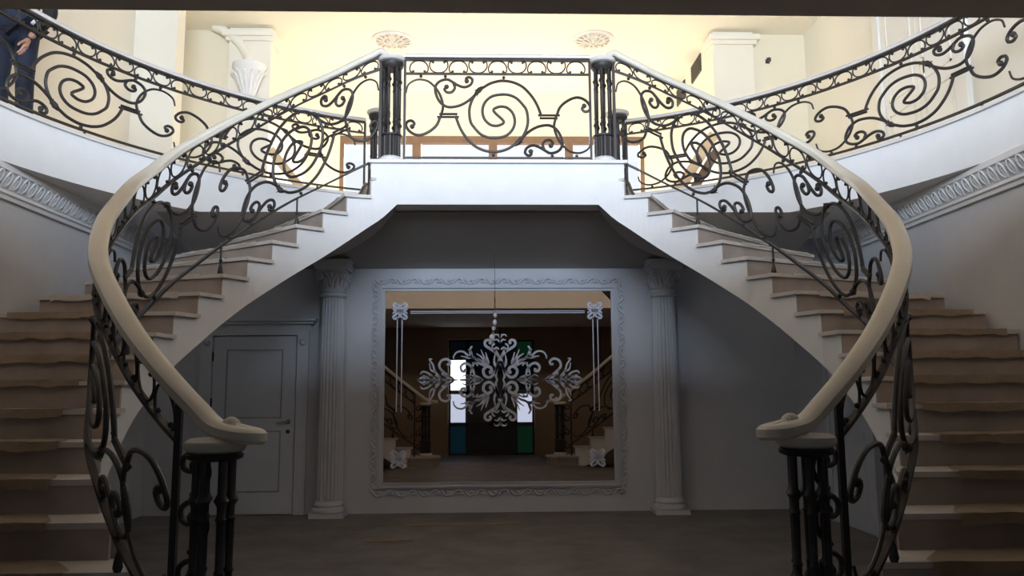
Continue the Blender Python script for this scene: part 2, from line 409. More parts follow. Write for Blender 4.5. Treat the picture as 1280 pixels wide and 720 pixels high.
# ------------------------------------------------------------------ railings
def bars(root, ss, pos, zb, zm, zt, hz, rail_mat, railprof, hextra=None):
    P = lambda z: [(*pos(s), z(s)) for s in ss]
    bm = BM(); sweep(bm, P(zb), flat(.016, .008)); part('bottom_bar', bm, 'iron', root)
    bm = BM(); sweep(bm, P(zm), flat(.016, .008)); part('middle_bar', bm, 'iron', root)
    bm = BM(); sweep(bm, P(zt), flat(.02, .008)); part('top_bar', bm, 'iron', root)
    hp = P(hz) if hextra is None else hextra + P(hz)
    bm = BM(); sweep(bm, hp, railprof); part('handrail', bm, rail_mat, root, True, label='pale stone handrail' if rail_mat == 'stone' else 'white handrail')
def stair_rail(sg, side):
    root = thing('stair_railing', f'curved wrought iron scroll railing with cream stone handrail on the {side} staircase', 'railing', (sg * 2.2, 5.4, .9), 'stair railings')
    k0, k1 = 1.75, 19.3
    s0, s1 = RAILP.sat(k0), RAILP.sat(k1)
    def pos(s): x, y = RAILP.at(s); return sg * x, y
    z_ = lambda tab, dz=0: (lambda s: RISE * RAILP.kat(s) + interp(tab, RAILP.kat(s)) + dz)
    zb, zm, hz = z_(BR), z_(MR), z_(HR); zt = z_(HR, -.042)
    N = 110
    ss = [s0 + (s1 - s0) * i / N for i in range(N + 1)]
    P = lambda z: [(*pos(s), z(s)) for s in ss]
    bm = BM(); sweep(bm, P(zb), flat(.017, .009)); part('bottom_bar', bm, 'iron', root)
    bm = BM(); sweep(bm, P(zm), flat(.017, .009)); part('middle_bar', bm, 'iron', root)
    bm = BM(); sweep(bm, P(zt), flat(.022, .008)); part('top_bar', bm, 'iron', root)
    raw = [(1.19, 3.445, 1.20), (1.16, 3.465, 1.192), (1.115, 3.46, 1.178), (1.083, 3.42, 1.170), (1.09, 3.375, 1.172), (1.14, 3.372, 1.182)]
    hp = [(sg * x, y, z) for x, y, z in raw]
    for k in [1.02, 1.4, 1.8, 2.3, 2.9, 3.5] + [4 + .5 * q for q in range(30)] + [19.0, 19.3]:
        q = RAILP.sat(k); hp.append((*pos(q), hz(q)))
    hp.append((sg * 1.09, 7.70, 4.655))
    bm = BM(); hp = [tuple(v) for v in cat(hp, 6)]
    sweep(bm, hp, RAILPROF); ball(bm, (hp[0][0], hp[0][1], hp[0][2] + .012), .042, 12)
    part('handrail', bm, 'stone', root, True, label='smooth cream stone handrail ending in a volute')
    # motifs
    nm = 3
    for i in range(nm):
        kb = (1.86, 7.9, 12.9, 19.2)
        a, b = RAILP.sat(kb[i]), RAILP.sat(kb[i + 1])
        def mp(x, y, a=a, b=b):
            s = a + (b - a) * x
            p = pos(s); z0, z1 = zb(s), zm(s)
            return Vector((*p, z0 + (z1 - z0) * y))
        motif(root, mp, True)
    def fm(x, y):
        s = s0 + .02 + (s1 - s0 - .04) * x
        z0, z1 = zm(s) + .01, zt(s) - .01
        return Vector((*pos(s), z0 + (z1 - z0) * y))
    frieze(root, fm, 29)
    for s, zl in ((s0, RISE * 1), (s1, RISE * 19)):
        bm = BM(); p = pos(s); box(bm, (p[0] - .014, p[1] - .014, max(zl, .18)), (p[0] + .014, p[1] + .014, zt(s))); part('end_post', bm, 'iron', root)
    # short feet with a bulb, from bottom bar to tread
    for k in (3.1, 6.1, 9.1, 13.1, 16.1, 18.9):
        s = RAILP.sat(k); p = pos(s); zf = RISE * math.floor(k)
        bm = BM(); lathe(bm, [(.016, zf), (.024, zf + .02), (.018, zf + .06), (.009, zf + .09), (.009, zf + .11), (.016, zf + .125), (.009, zf + .14), (.009, zb(s))], (p[0], p[1], 0), 10)
        part('foot', bm, 'iron', root, True)
    # chain of scrolls between the end post and the newel
    e = Vector(pos(s0)); nw = Vector((sg * 1.25, 3.44)); 
    for z0, h in ((.95, .17), (.72, .20), (.46, .22), (.22, .20)):
        L = [(.45, -.14), (.75, .05), (.95, .38), (.82, .74), (.48, .9), (.15, .74), (.18, .5), (.42, .44), (.52, .58)]
        D = cat([(x, y, 0) for x, y in L], 4)
        A = e.lerp(nw, .05); B = e.lerp(nw, .9)
        Q = [Vector((*(A.lerp(B, d.x)), z0 + h * d.y)) for d in D]
        bm = BM(); tube(bm, Q, .0125, 7); ball(bm, Q[-1], .026, 8); part('chain_scroll', bm, 'iron', root, True)
    return root
RL = stair_rail(-1, 'left'); RR = stair_rail(1, 'right')

def bridge_rail():
    root = thing('landing_railing', 'straight white-topped scroll railing panel across the front of the central landing', 'railing', (0, 7.68, ZG))
    x0, x1 = -.925, .925; Y = 7.68
    pos = lambda s: (s, Y)
    ss = [x0 + (x1 - x0) * i / 8 for i in range(9)]
    bars(root, ss, pos, lambda s: 3.645, lambda s: 4.51, lambda s: 4.655, lambda s: 4.685, 'marble', [(-.05, -.02), (.05, -.02), (.055, 0), (.04, .018), (-.04, .018), (-.055, 0)])
    motif(root, lambda x, y: Vector((x0 + (x1 - x0) * x, Y, 3.645 + .865 * y)), False, .0145)
    frieze(root, lambda x, y: Vector((x0 + .04 + (x1 - x0 - .08) * x, Y, 4.518 + .13 * y)), 9)
    for s in (x0, x1):
        bm = BM(); box(bm, (s - .012, Y - .012, ZG), (s + .012, Y + .012, 4.65)); part('end_post', bm, 'iron', root)
bridge_rail()

def gallery_rail(sg, side):
    root = thing('gallery_railing', f'curved scroll railing along the {side} upper gallery edge', 'railing', (sg * 3.6, 7., ZG), 'gallery railings')
    Rr = R_GAL + .05
    a0, a1 = 22.3, 119.
    pos = lambda d: (sg * Rr * sin(rad(d)), CEN[1] + Rr * cos(rad(d)))
    ss = [a0 + (a1 - a0) * i / 70 for i in range(71)]
    ZB, ZM, ZT, ZH = 3.655, 4.33, 4.455, 4.48
    bars(root, ss, pos, lambda s: ZB, lambda s: ZM, lambda s: ZT, lambda s: ZH, 'marble', [(-.05, -.018), (.05, -.018), (.055, 0), (.04, .02), (-.04, .02), (-.055, 0)])
    for b0 in (24., 53., 82.):
        # seen from the well the motif runs the same way round on both sides
        mp = (lambda x, y, b0=b0: Vector((*pos(b0 + 29 * (x if sg > 0 else 1 - x)), ZB + (ZM - ZB) * y)))
        motif(root, mp, True)
    frieze(root, lambda x, y: Vector((*pos(a0 + .4 + (a1 - a0 - .8) * x), ZM + .008 + (ZT - ZM - .016) * y)), 34)
    for s in (a0, a1):
        p = pos(s); bm = BM(); box(bm, (p[0] - .013, p[1] - .013, ZG), (p[0] + .013, p[1] + .013, ZT)); part('end_post', bm, 'iron', root)
    for s in range(30, 119, 12):
        p = pos(s); bm = BM(); lathe(bm, [(.016, ZG), (.012, ZG + .03), (.009, ZB)], (p[0], p[1], 0), 8); part('foot', bm, 'iron', root, True)
gallery_rail(-1, 'left'); gallery_rail(1, 'right')

# ------------------------------------------------------------------ shell of the house
W = 3.98; WU = 4.62; YB = 9.31; YF = -1.6; YE = 3.23; LOB = -.2
def arc(R, a0, a1, n): return [(R * sin(rad(a0 + (a1 - a0) * i / n)), CEN[1] + R * cos(rad(a0 + (a1 - a0) * i / n))) for i in range(n + 1)]
AE = math.degrees(math.acos((YE - CEN[1]) / R_GAL))       # angle where the front slab cuts the circle
def gallery_slab():
    A = arc(R_GAL, -AE, AE, 96)
    def ring(bm, z, out):
        pass
    bm = BM()
    # fascia + top + soffit as strips out to a rectangle
    def outp(p):
        d = Vector((p[0], p[1] - CEN[1])).normalized()
        tx = (WU + .05) / abs(d.x) if abs(d.x) > 1e-6 else 1e9
        ty = (13.7 - CEN[1]) / d.y if d.y > 1e-6 else ((YE - CEN[1]) / d.y if d.y < -1e-6 else 1e9)
        t = max(min(tx, ty), R_GAL); return (d.x * t, CEN[1] + d.y * t)
    z0, z1 = 3.15, ZG
    for a, b in zip(A[:-1], A[1:]):
        oa, ob = outp(a), outp(b)
        quad(bm, (*a, z0), (*b, z0), (*b, z1 - .03), (*a, z1 - .03))
        quad(bm, (*a, z1 - .03), (*b, z1 - .03), (*ob, z1 - .03), (*oa, z1 - .03))
        quad(bm, (*a, z0), (*b, z0), (*ob, z0), (*oa, z0))
    # far corners
    for sgn in (-1, 1):
        ang = math.atan2((WU + .05), 13.7 - CEN[1])
    bmesh.ops.remove_doubles(bm, verts=bm.verts[:], dist=.0005)
    struct('floor_gallery', bm, 'plaster', smooth=True)
    # marble floor with a projecting lip
    bm = BM(); lp = BM(); A2 = arc(R_GAL - .025, -AE - .3, AE + .3, 96)
    for a, b in zip(A2[:-1], A2[1:]):
        oa, ob = outp(a), outp(b)
        sc_ = lambda p, q: (p[0] * q, CEN[1] + (p[1] - CEN[1]) * q)
        a3, b3, a4, b4 = sc_(a, 1.008), sc_(b, 1.008), sc_(a, 1.05), sc_(b, 1.05)
        quad(lp, (*a, z1 - .03), (*b, z1 - .03), (*b, z1), (*a, z1)); quad(lp, (*a, z1), (*b, z1), (*b4, z1), (*a4, z1))
        quad(lp, (*a, z1 - .03), (*b, z1 - .03), (*b3, z1 - .03), (*a3, z1 - .03))
        quad(bm, (*a4, z1), (*b4, z1), (*ob, z1), (*oa, z1))
    struct('trim_11', lp, 'marble')
    struct('floor_gallery_marble', bm, 'gfloor')
gallery_slab()
# front slab over the lobby
bm = BM(); box(bm, (-WU, YF, 2.95), (WU, YE, ZG)); struct('ceiling_lobby', bm, 'lobbyceil')
# central landing
def landing():
    bm = BM()
    fr = [(-1.26, 7.62), (1.26, 7.62)]
    bk = [(1.26, 9.03), (-1.26, 9.03)]
    z0 = 3.16
    box(bm, (-1.24, 7.62, z0), (1.24, 9.06, 3.57))
    struct('floor_landing', bm, 'plaster')
    bm = BM(); box(bm, (-1.27, 7.58, 3.57), (1.27, 9.10, 3.6)); struct('floor_landing_marble', bm, 'marble')
landing()
# beam over the columns at the back of the well
bm = BM()
for x in (-3.4, 3.4): pass
A = [bm.verts.new((-3.4, y, z)) for y, z in ((7.9, 3.15), (YB, 2.79), (YB, 3.15))]; B = [bm.verts.new((3.4, v.co.y, v.co.z)) for v in A]
bm.faces.new(A); bm.faces.new(B)
for i in range(3): bm.faces.new((A[i], A[(i + 1) % 3], B[(i + 1) % 3], B[i]))
struct('trim_1', bm, 'soffit')
bm = BM(); box(bm, (-2.05, 8.96, 2.79), (-1.67, YB, 2.82)); box(bm, (-2.07, 8.95, 2.82), (-1.65, YB, 2.85)); struct('trim_2', bm, 'wallback')
bm = BM(); box(bm, (1.74, 8.96, 2.79), (2.12, YB, 2.82)); box(bm, (1.72, 8.95, 2.82), (2.14, YB, 2.85)); struct('trim_3', bm, 'wallback')
# lower walls and floors
bm = BM(); box(bm, (-W - .2, YB, -.1), (W + .2, YB + .2, 3.15)); struct('wall_back', bm, 'wallback')
for sg, nm in ((-1, 'left'), (1, 'right')):
    bm = BM(); box(bm, (sg * W, YE - .01, LOB - .1), (sg * (W + .2), YB, 3.15)); struct('wall_' + nm, bm, 'wall')
    bm = BM(); box(bm, (sg * W, YF, LOB - .1), (sg * (W + .2), YE - .01, 2.95)); struct('wall_lobby_' + nm, bm, 'lobby')
bm = BM(); box(bm, (-W, 2.6, -.35), (W, YB, 0)); struct('floor', bm, 'floor')
bm = BM(); box(bm, (-W, YF, -.45), (W, 2.6, LOB)); struct('floor_lobby', bm, 'floor')
# front lobby wall with a deep entrance recess
bm = BM(); box(bm, (-W, YF - .2, LOB), (-1.07, YF + .25, 2.95)); box(bm, (1.07, YF - .2, LOB), (W, YF + .25, 2.95)); box(bm, (-1.07, YF - .2, 2.66), (1.07, YF + .25, 2.95))
struct('wall_front', bm, 'lobby')
# right-hand closet partition under the stair with its door
bm = BM(); box(bm, (3.5, 7.47, 0), (3.56, YB, 2.2)); struct('wall_partition', bm, 'wallback')
bm = BM(); box(bm, (3.485, 7.47, 0), (3.5, 7.53, 2.1)); box(bm, (3.485, 8.42, 0), (3.5, 8.52, 2.1)); box(bm, (3.485, 7.47, 2.0), (3.5, 8.52, 2.1)); struct('trim_4', bm, 'door')
d2 = struct('door_2', (lambda b: (box(b, (3.492, 7.53, .012), (3.5, 8.41, 1.99)), b)[1])(BM()), 'door')
bm = BM(); 
for z0, z1 in ((.25, .95), (1.1, 1.85)): 
    for y0, y1, a, b in ((7.66, 8.28, z0, z0 + .015), (7.66, 8.28, z1 - .015, z1), (7.66, 7.675, z0, z1), (8.265, 8.28, z0, z1)): box(bm, (3.488, y0, a), (3.494, y1, b))
part('panel_moulding', bm, 'door', d2)

# cornices with a leaf band on the side walls
def cornice(sg, idx):
    bm = BM()
    prof = [(0, 2.90), (.03, 2.90), (.035, 2.93), (.055, 2.94), (.055, 2.965), (.03, 2.97), (.045, 3.0), (.10, 3.09), (.12, 3.10), (.12, 3.15), (0, 3.15)]
    ya, yb = YE, YB
    A = [bm.verts.new((sg * (W - p), ya, z)) for p, z in prof]; B = [bm.verts.new((sg * (W - p), yb, z)) for p, z in prof]
    n = len(prof)
    for i in range(n): bm.faces.new((A[i], A[(i + 1) % n], B[(i + 1) % n], B[i]))
    bm.faces.new(A); bm.faces.new(B)
    root = struct('trim_%d' % idx, bm, 'plaster')
    bm = BM(); y = ya + .06
    while y < yb - .05:
        # leaf: curved tongue lying on the cove
        for q in (-1, 1):
            pts = [(sg * (W - .045), y + q * .012, 2.985), (sg * (W - .075), y + q * .035, 3.02), (sg * (W - .105), y + q * .028, 3.07), (sg * (W - .112), y + q * .006, 3.095)]
            tube(bm, cat(pts, 3), .012, 5, .007)
        tube(bm, [(sg * (W - .05), y, 2.985), (sg * (W - .10), y, 3.06)], .008, 5)
        y += .115
    part('leaf_band', bm, 'plaster', root, True)
cornice(-1, 5); cornice(1, 6)

# ------------------------------------------------------------------ upper hall
bm = BM(); box(bm, (-WU - .2, 9.4, CEIL), (WU + .2, 13.9, CEIL + .2)); struct('ceiling', bm, 'ceil')
bm = BM(); box(bm, (-WU - .2, YF - .2, CEIL), (WU + .2, 9.4, CEIL + .2)); struct('ceiling_well', bm, 'lobby')  # out of view; split off and painted dark to cut bounced light
YP = 11.2; XP = 3.22
for sg, nm in ((-1, 'left'), (1, 'right')):
    bm = BM(); box(bm, (sg * WU, YF, ZG), (sg * (WU + .2), YP, CEIL)); struct('wall_upper_' + nm, bm, 'creamw')
    bm = BM(); box(bm, (sg * 3.82, YP, ZG), (sg * WU, YP + .2, CEIL)); struct('wall_return_' + nm, bm, 'cream')
    bm = BM(); box(bm, (sg * XP, YP - .08, ZG), (sg * 3.82, YP + .3, CEIL - .2)); box(bm, (sg * (XP - .03), YP - .12, CEIL - .2), (sg * 3.86, YP + .3, CEIL - .14)); box(bm, (sg * (XP - .06), YP - .16, CEIL - .14), (sg * 3.9, YP + .3, CEIL - .06)); box(bm, (sg * XP, YP - .08, CEIL - .06), (sg * 3.82, YP + .3, CEIL))
    struct('trim_%d' % (7 if sg < 0 else 8), bm, 'creamw')
    bm = BM(); box(bm, (sg * XP, YP + .3, ZG), (sg * (XP + .2), 13.6, CEIL)); struct('wall_hall_' + nm, bm, 'creamw')
# pilaster facing the stairs on the left wall
bm = BM(); box(bm, (-4.62, 9.9, ZG), (-4.08, 10.15, CEIL)); struct('trim_9', bm, 'creamw')
# back wall of the upper hall with its band of wooden windows
XW = 2.66; ZW0, ZW1 = 3.62, 5.8
bm = BM(); box(bm, (-XP - .2, 13.6, ZG), (-XW, 13.8, CEIL)); box(bm, (XW, 13.6, ZG), (XP + .2, 13.8, CEIL)); box(bm, (-XW, 13.6, ZW1), (XW, 13.8, CEIL))
struct('wall_upper_back', bm, 'cream')
for i in range(4):
    a, b = -XW + i * XW / 2, -XW + (i + 1) * XW / 2
    bm = BM(); t = .075
    box(bm, (a, 13.58, ZW0), (a + t, 13.7, ZW1)); box(bm, (b - t, 13.58, ZW0), (b, 13.7, ZW1)); box(bm, (a + t, 13.58, ZW1 - .12), (b - t, 13.7, ZW1)); box(bm, (a + t, 13.58, ZW0), (b - t, 13.7, ZW0 + .1))
    box(bm, (a + t, 13.6, 4.55), (b - t, 13.68, 4.62))
    w = struct('window_%d' % (i + 1), bm, 'wood')
    bm = BM(); box(bm, (a + t, 13.64, ZW0 + .1), (b - t, 13.645, ZW1 - .12)); part('pane', bm, 'glass', w)
# upper front wall with a tall window that lights the well
FW = 2.6; FZ0, FZ1 = 3.72, 5.5
bm = BM(); box(bm, (-WU, YF - .2, ZG), (-FW, YF, CEIL)); box(bm, (FW, YF - .2, ZG), (WU, YF, CEIL)); box(bm, (-FW, YF - .2, ZG), (FW, YF, FZ0)); box(bm, (-FW, YF - .2, FZ1), (FW, YF, CEIL))
struct('wall_upper_front', bm, 'lobby')  # out of view; brown chosen to cut light bouncing into the well
bm = BM()
for i in range(5): x = -FW + i * FW / 2; box(bm, (x - .035, YF - .12, FZ0), (x + .035, YF - .02, FZ1))
box(bm, (-FW, YF - .12, FZ0), (FW, YF - .02, FZ0 + .06)); box(bm, (-FW, YF - .12, FZ1 - .06), (FW, YF - .02, FZ1))
struct('window_5', bm, 'wood')

# arch rib and capital on the left return wall
bm = BM()
pts = [(-3.52 - 1.05 * (1 - cos(rad(a))), 11.12, 5.98 + .74 * sin(rad(a))) for a in range(0, 61, 5)]
tube(bm, pts, .07, 10); struct('trim_10', bm, 'creamw', smooth=True)
def bracket(sg):
    bm = BM(); lathe(bm, [(.05, 5.50), (.09, 5.53), (.08, 5.6), (.12, 5.72), (.20, 5.86), (.22, 5.93), (.24, 5.95), (.24, 6.0)], (sg * 3.5, 11.06, 0), 20, ang0=pi, ang1=2 * pi)
    for i in range(7):
        a = pi + pi * (i + .5) / 7
        tube(bm, cat([(sg * 3.5 + r * cos(a), 11.06 + r * sin(a), z) for r, z in ((.08, 5.56), (.13, 5.70), (.20, 5.84), (.26, 5.86))], 3), .03, 6, .012)
    return part('pilaster_capital', bm, 'plaster', None, True)
tag(bracket(-1), 'white leaf-carved plaster capital on the pilaster above the left gallery', 'capital')

# white double door with casing on the right upper wall
def upper_door():
    X = WU
    bm = BM(); box(bm, (X - .03, 7.45, ZG), (X, 8.95, 6.0))
    d = struct('door_3', bm, 'doorw')
    bm = BM()
    for y in (7.33, 8.95): box(bm, (X - .06, y, ZG), (X - .0, y + .13, 6.05))
    box(bm, (X - .07, 7.3, 6.0), (X, 9.1, 6.12)); box(bm, (X - .1, 7.26, 6.12), (X, 9.14, 6.18))
    for y in (7.395, 9.015): ball(bm, (X - .06, y, 5.95), .045, 10)
    part('casing', bm, 'doorw', d)
    bm = BM()
    for y0 in (7.58, 8.30):
        for z0, z1 in ((3.85, 4.5), (4.65, 5.8)):
            y1 = y0 + .52
            for a, b, c, e in ((y0, y1, z0, z0 + .02), (y0, y1, z1 - .02, z1), (y0, y0 + .02, z0, z1), (y1 - .02, y1, z0, z1)): box(bm, (X - .042, a, c), (X - .028, b, e))
    box(bm, (X - .036, 8.195, ZG), (X - .028, 8.205, 6.0))
    part('panel_moulding', bm, 'creamw', d)
    bm = BM(); box(bm, (X - .05, 8.08, 4.72), (X - .03, 8.11, 4.90)); tube(bm, [(X - .05, 8.095, 4.84), (X - .08, 8.095, 4.84), (X - .08, 7.98, 4.84)], .009, 6); part('door_handle', bm, 'chrome', d)
upper_door()
# dark wall grilles on the right hall wall, spotlight, switch
for y0, z0, lab in ((11.75, 6.27, 'upper'), (12.75, 6.25, 'farther')):
    t = thing('air_grille', 'dark rectangular air grille high on the right hall wall, ' + ('nearer to the pilaster' if y0 < 12 else 'farther from the pilaster'), 'grille', (XP, y0, z0), 'wall grilles')
    bm = BM(); box(bm, (XP - .02, y0, z0), (XP, y0 + .55, z0 + .28)); part('frame', bm, 'dark', t)
    bm = BM()
    for i in range(6): box(bm, (XP - .03, y0 + .02, z0 + .025 + i * .042), (XP - .02, y0 + .53, z0 + .04 + i * .042))
    part('slats', bm, 'dark', t)
t = thing('spotlight', 'small black spotlight on the cream wall above the right gallery railing', 'spotlight', (4.05, YP, 6.18))
bm = BM(); lathe(bm, [(.03, -.02), (.035, 0), (.03, .03)], (4.05, YP - .06, 6.18), 12); part('lamp_head', bm, 'dark', t, True)
bm = BM(); tube(bm, [(4.05, YP, 6.18), (4.05, YP - .05, 6.19)], .012, 8); box(bm, (4.02, YP - .012, 6.15), (4.08, YP, 6.21)); part('bracket', bm, 'dark', t)
bm = BM(); box(bm, (-3.98, YP - .015, 5.02), (-3.86, YP, 5.16))
sw = tag(part('light_switch', bm, 'dark'), 'small dark switch plate on the cream wall beyond the left gallery railing', 'switch')
bm = BM(); box(bm, (-3.955, YP - .02, 5.05), (-3.885, YP - .015, 5.13)); part('rocker', bm, 'stone', sw)

# ceiling roses
def rose(x, y, lab):
    root = thing('ceiling_rose', lab, 'ceiling rose', (x, y, CEIL), 'ceiling roses')
    bm = BM(); lathe(bm, [(.31, 0), (.315, -.02), (.29, -.04), (.27, -.035), (.25, -.02), (.19, -.02), (.17, -.035), (.15, -.02), (.10, -.025), (.07, -.05), (.03, -.06)], (x, y, CEIL), 40); part('disc', bm, 'marble', root, True)  # greyer material puts the relief shading into the colour
    bm = BM()
    for i in range(16):
        a = 2 * pi * i / 16
        tube(bm, cat([(x + r * cos(a), y + r * sin(a), CEIL - z) for r, z in ((.17, .035), (.21, .045), (.25, .025))], 3), .022, 6, .01)
    for i in range(8):
        a = 2 * pi * i / 8
        tube(bm, cat([(x + r * cos(a), y + r * sin(a), CEIL - z) for r, z in ((.03, .055), (.08, .06), (.13, .03))], 3), .022, 6, .01)
    part('leaf_ornament', bm, 'stone', root, True)
rose(-1.51, 11.48, 'round white plaster ceiling rose above the left landing post')
rose(1.49, 11.40, 'round white plaster ceiling rose above the right landing post')

# planks leaning / stored in the upper hall
def plank(a, b, w, t, lab, m='plank'):
    a, b = Vector(a), Vector(b); d = (b - a).normalized()
    n = Vector((0, 1, 0)) - d * d.y; n.normalize(); s = d.cross(n)
    bm = BM(); v = []
    for p in (a, b):
        for i, j in ((-1, -1), (1, -1), (1, 1), (-1, 1)): v.append(bm.verts.new(p + s * w * i + n * t * j))
    for f in ((0, 1, 2, 3), (7, 6, 5, 4), (0, 4, 5, 1), (1, 5, 6, 2), (2, 6, 7, 3), (3, 7, 4, 0)): bm.faces.new([v[i] for i in f])
    return tag(part('plank', bm, m), lab, 'plank', 'leaning planks')
plank((2.25, 10.9, 3.62), (3.15, 11.0, 5.0), .075, .012, 'pale wooden plank leaning on the right pilaster behind the gallery railing, upper of two')
plank((2.45, 10.8, 3.62), (3.15, 10.9, 4.72), .06, .012, 'orange-brown plank leaning lowest against the right pilaster behind the railing', 'wood')
plank((-2.25, 10.9, 3.62), (-3.15, 11.0, 4.75), .06, .012, 'pale wooden plank leaning on the left pilaster behind the railing')

# ------------------------------------------------------------------ back wall: columns, mirror, doors
def column(x, lab):
    Y = 9.13
    root = thing('fluted_column', lab, 'column', (x, Y, 0), 'fluted columns by the mirror')
    bm = BM(); box(bm, (x - .19, Y - .17, 0), (x + .19, Y + .17, .05))
    lathe(bm, [(.175, .05), (.185, .065), (.18, .09), (.155, .10), (.150, .115), (.162, .13), (.158, .15), (.148, .16), (.146, .18)], (x, Y, 0), 36)
    part('base', bm, 'wallback', root, True)
    NF = 20
    def fl(a, z):
        q = (a * NF / (2 * pi)) % 1.
        return 1. if q < .25 else 1. - .17 * math.sin(pi * (q - .28) / .72)
    bm = BM(); lathe(bm, [(.143, .18), (.140, .9), (.133, 1.7), (.123, 2.42)], (x, Y, 0), NF * 8, flute=fl); part('shaft', bm, 'wallback', root, True)
    bm = BM(); lathe(bm, [(.124, 2.42), (.14, 2.43), (.15, 2.445), (.14, 2.46), (.128, 2.47), (.145, 2.485), (.15, 2.50), (.128, 2.515), (.12, 2.53), (.125, 2.60), (.145, 2.68), (.16, 2.73)], (x, Y, 0), 36)
    z = 2.73; box(bm, (x - .185, Y - .17, z), (x + .185, Y + .17, z + .03)); box(bm, (x - .2, Y - .172, z + .03), (x + .2, Y + .172, z + .06))
    part('capital', bm, 'wallback', root, True)
    bm = BM()
    for sx in (-1, 1):   # volutes
        sp = [(x + sx * (.055 + .0 + q[0]), Y - .16, 2.665 + q[1]) for q in [(-.05, -.11), (-.03, -.05), (.0, .01), (.04, .05), (.09, .045), (.115, .01), (.10, -.03), (.065, -.035), (.05, -.005), (.07, .015), (.085, .0)]]
        tube(bm, cat(sp, 4), .012, 6)
    for i in range(8):   # acanthus leaves round the bell
        a = 2 * pi * i / 8 + pi / 8
        for off, z0, z1 in ((0, 2.53, 2.64), (pi / 8, 2.55, 2.70)):
            b = a + off
            tube(bm, cat([(x + r * cos(b), Y + r * sin(b), zz) for r, zz in ((.125, z0), (.145, (z0 + z1) / 2), (.165, z1 - .015), (.19, z1 - .02), (.185, z1 - .05))], 3), .024, 6, .01)
    part('acanthus_leaves', bm, 'wallback', root, True)
column(-1.86, 'white fluted column with leafy capital left of the wall mirror')
column(1.93, 'white fluted column with leafy capital right of the wall mirror')

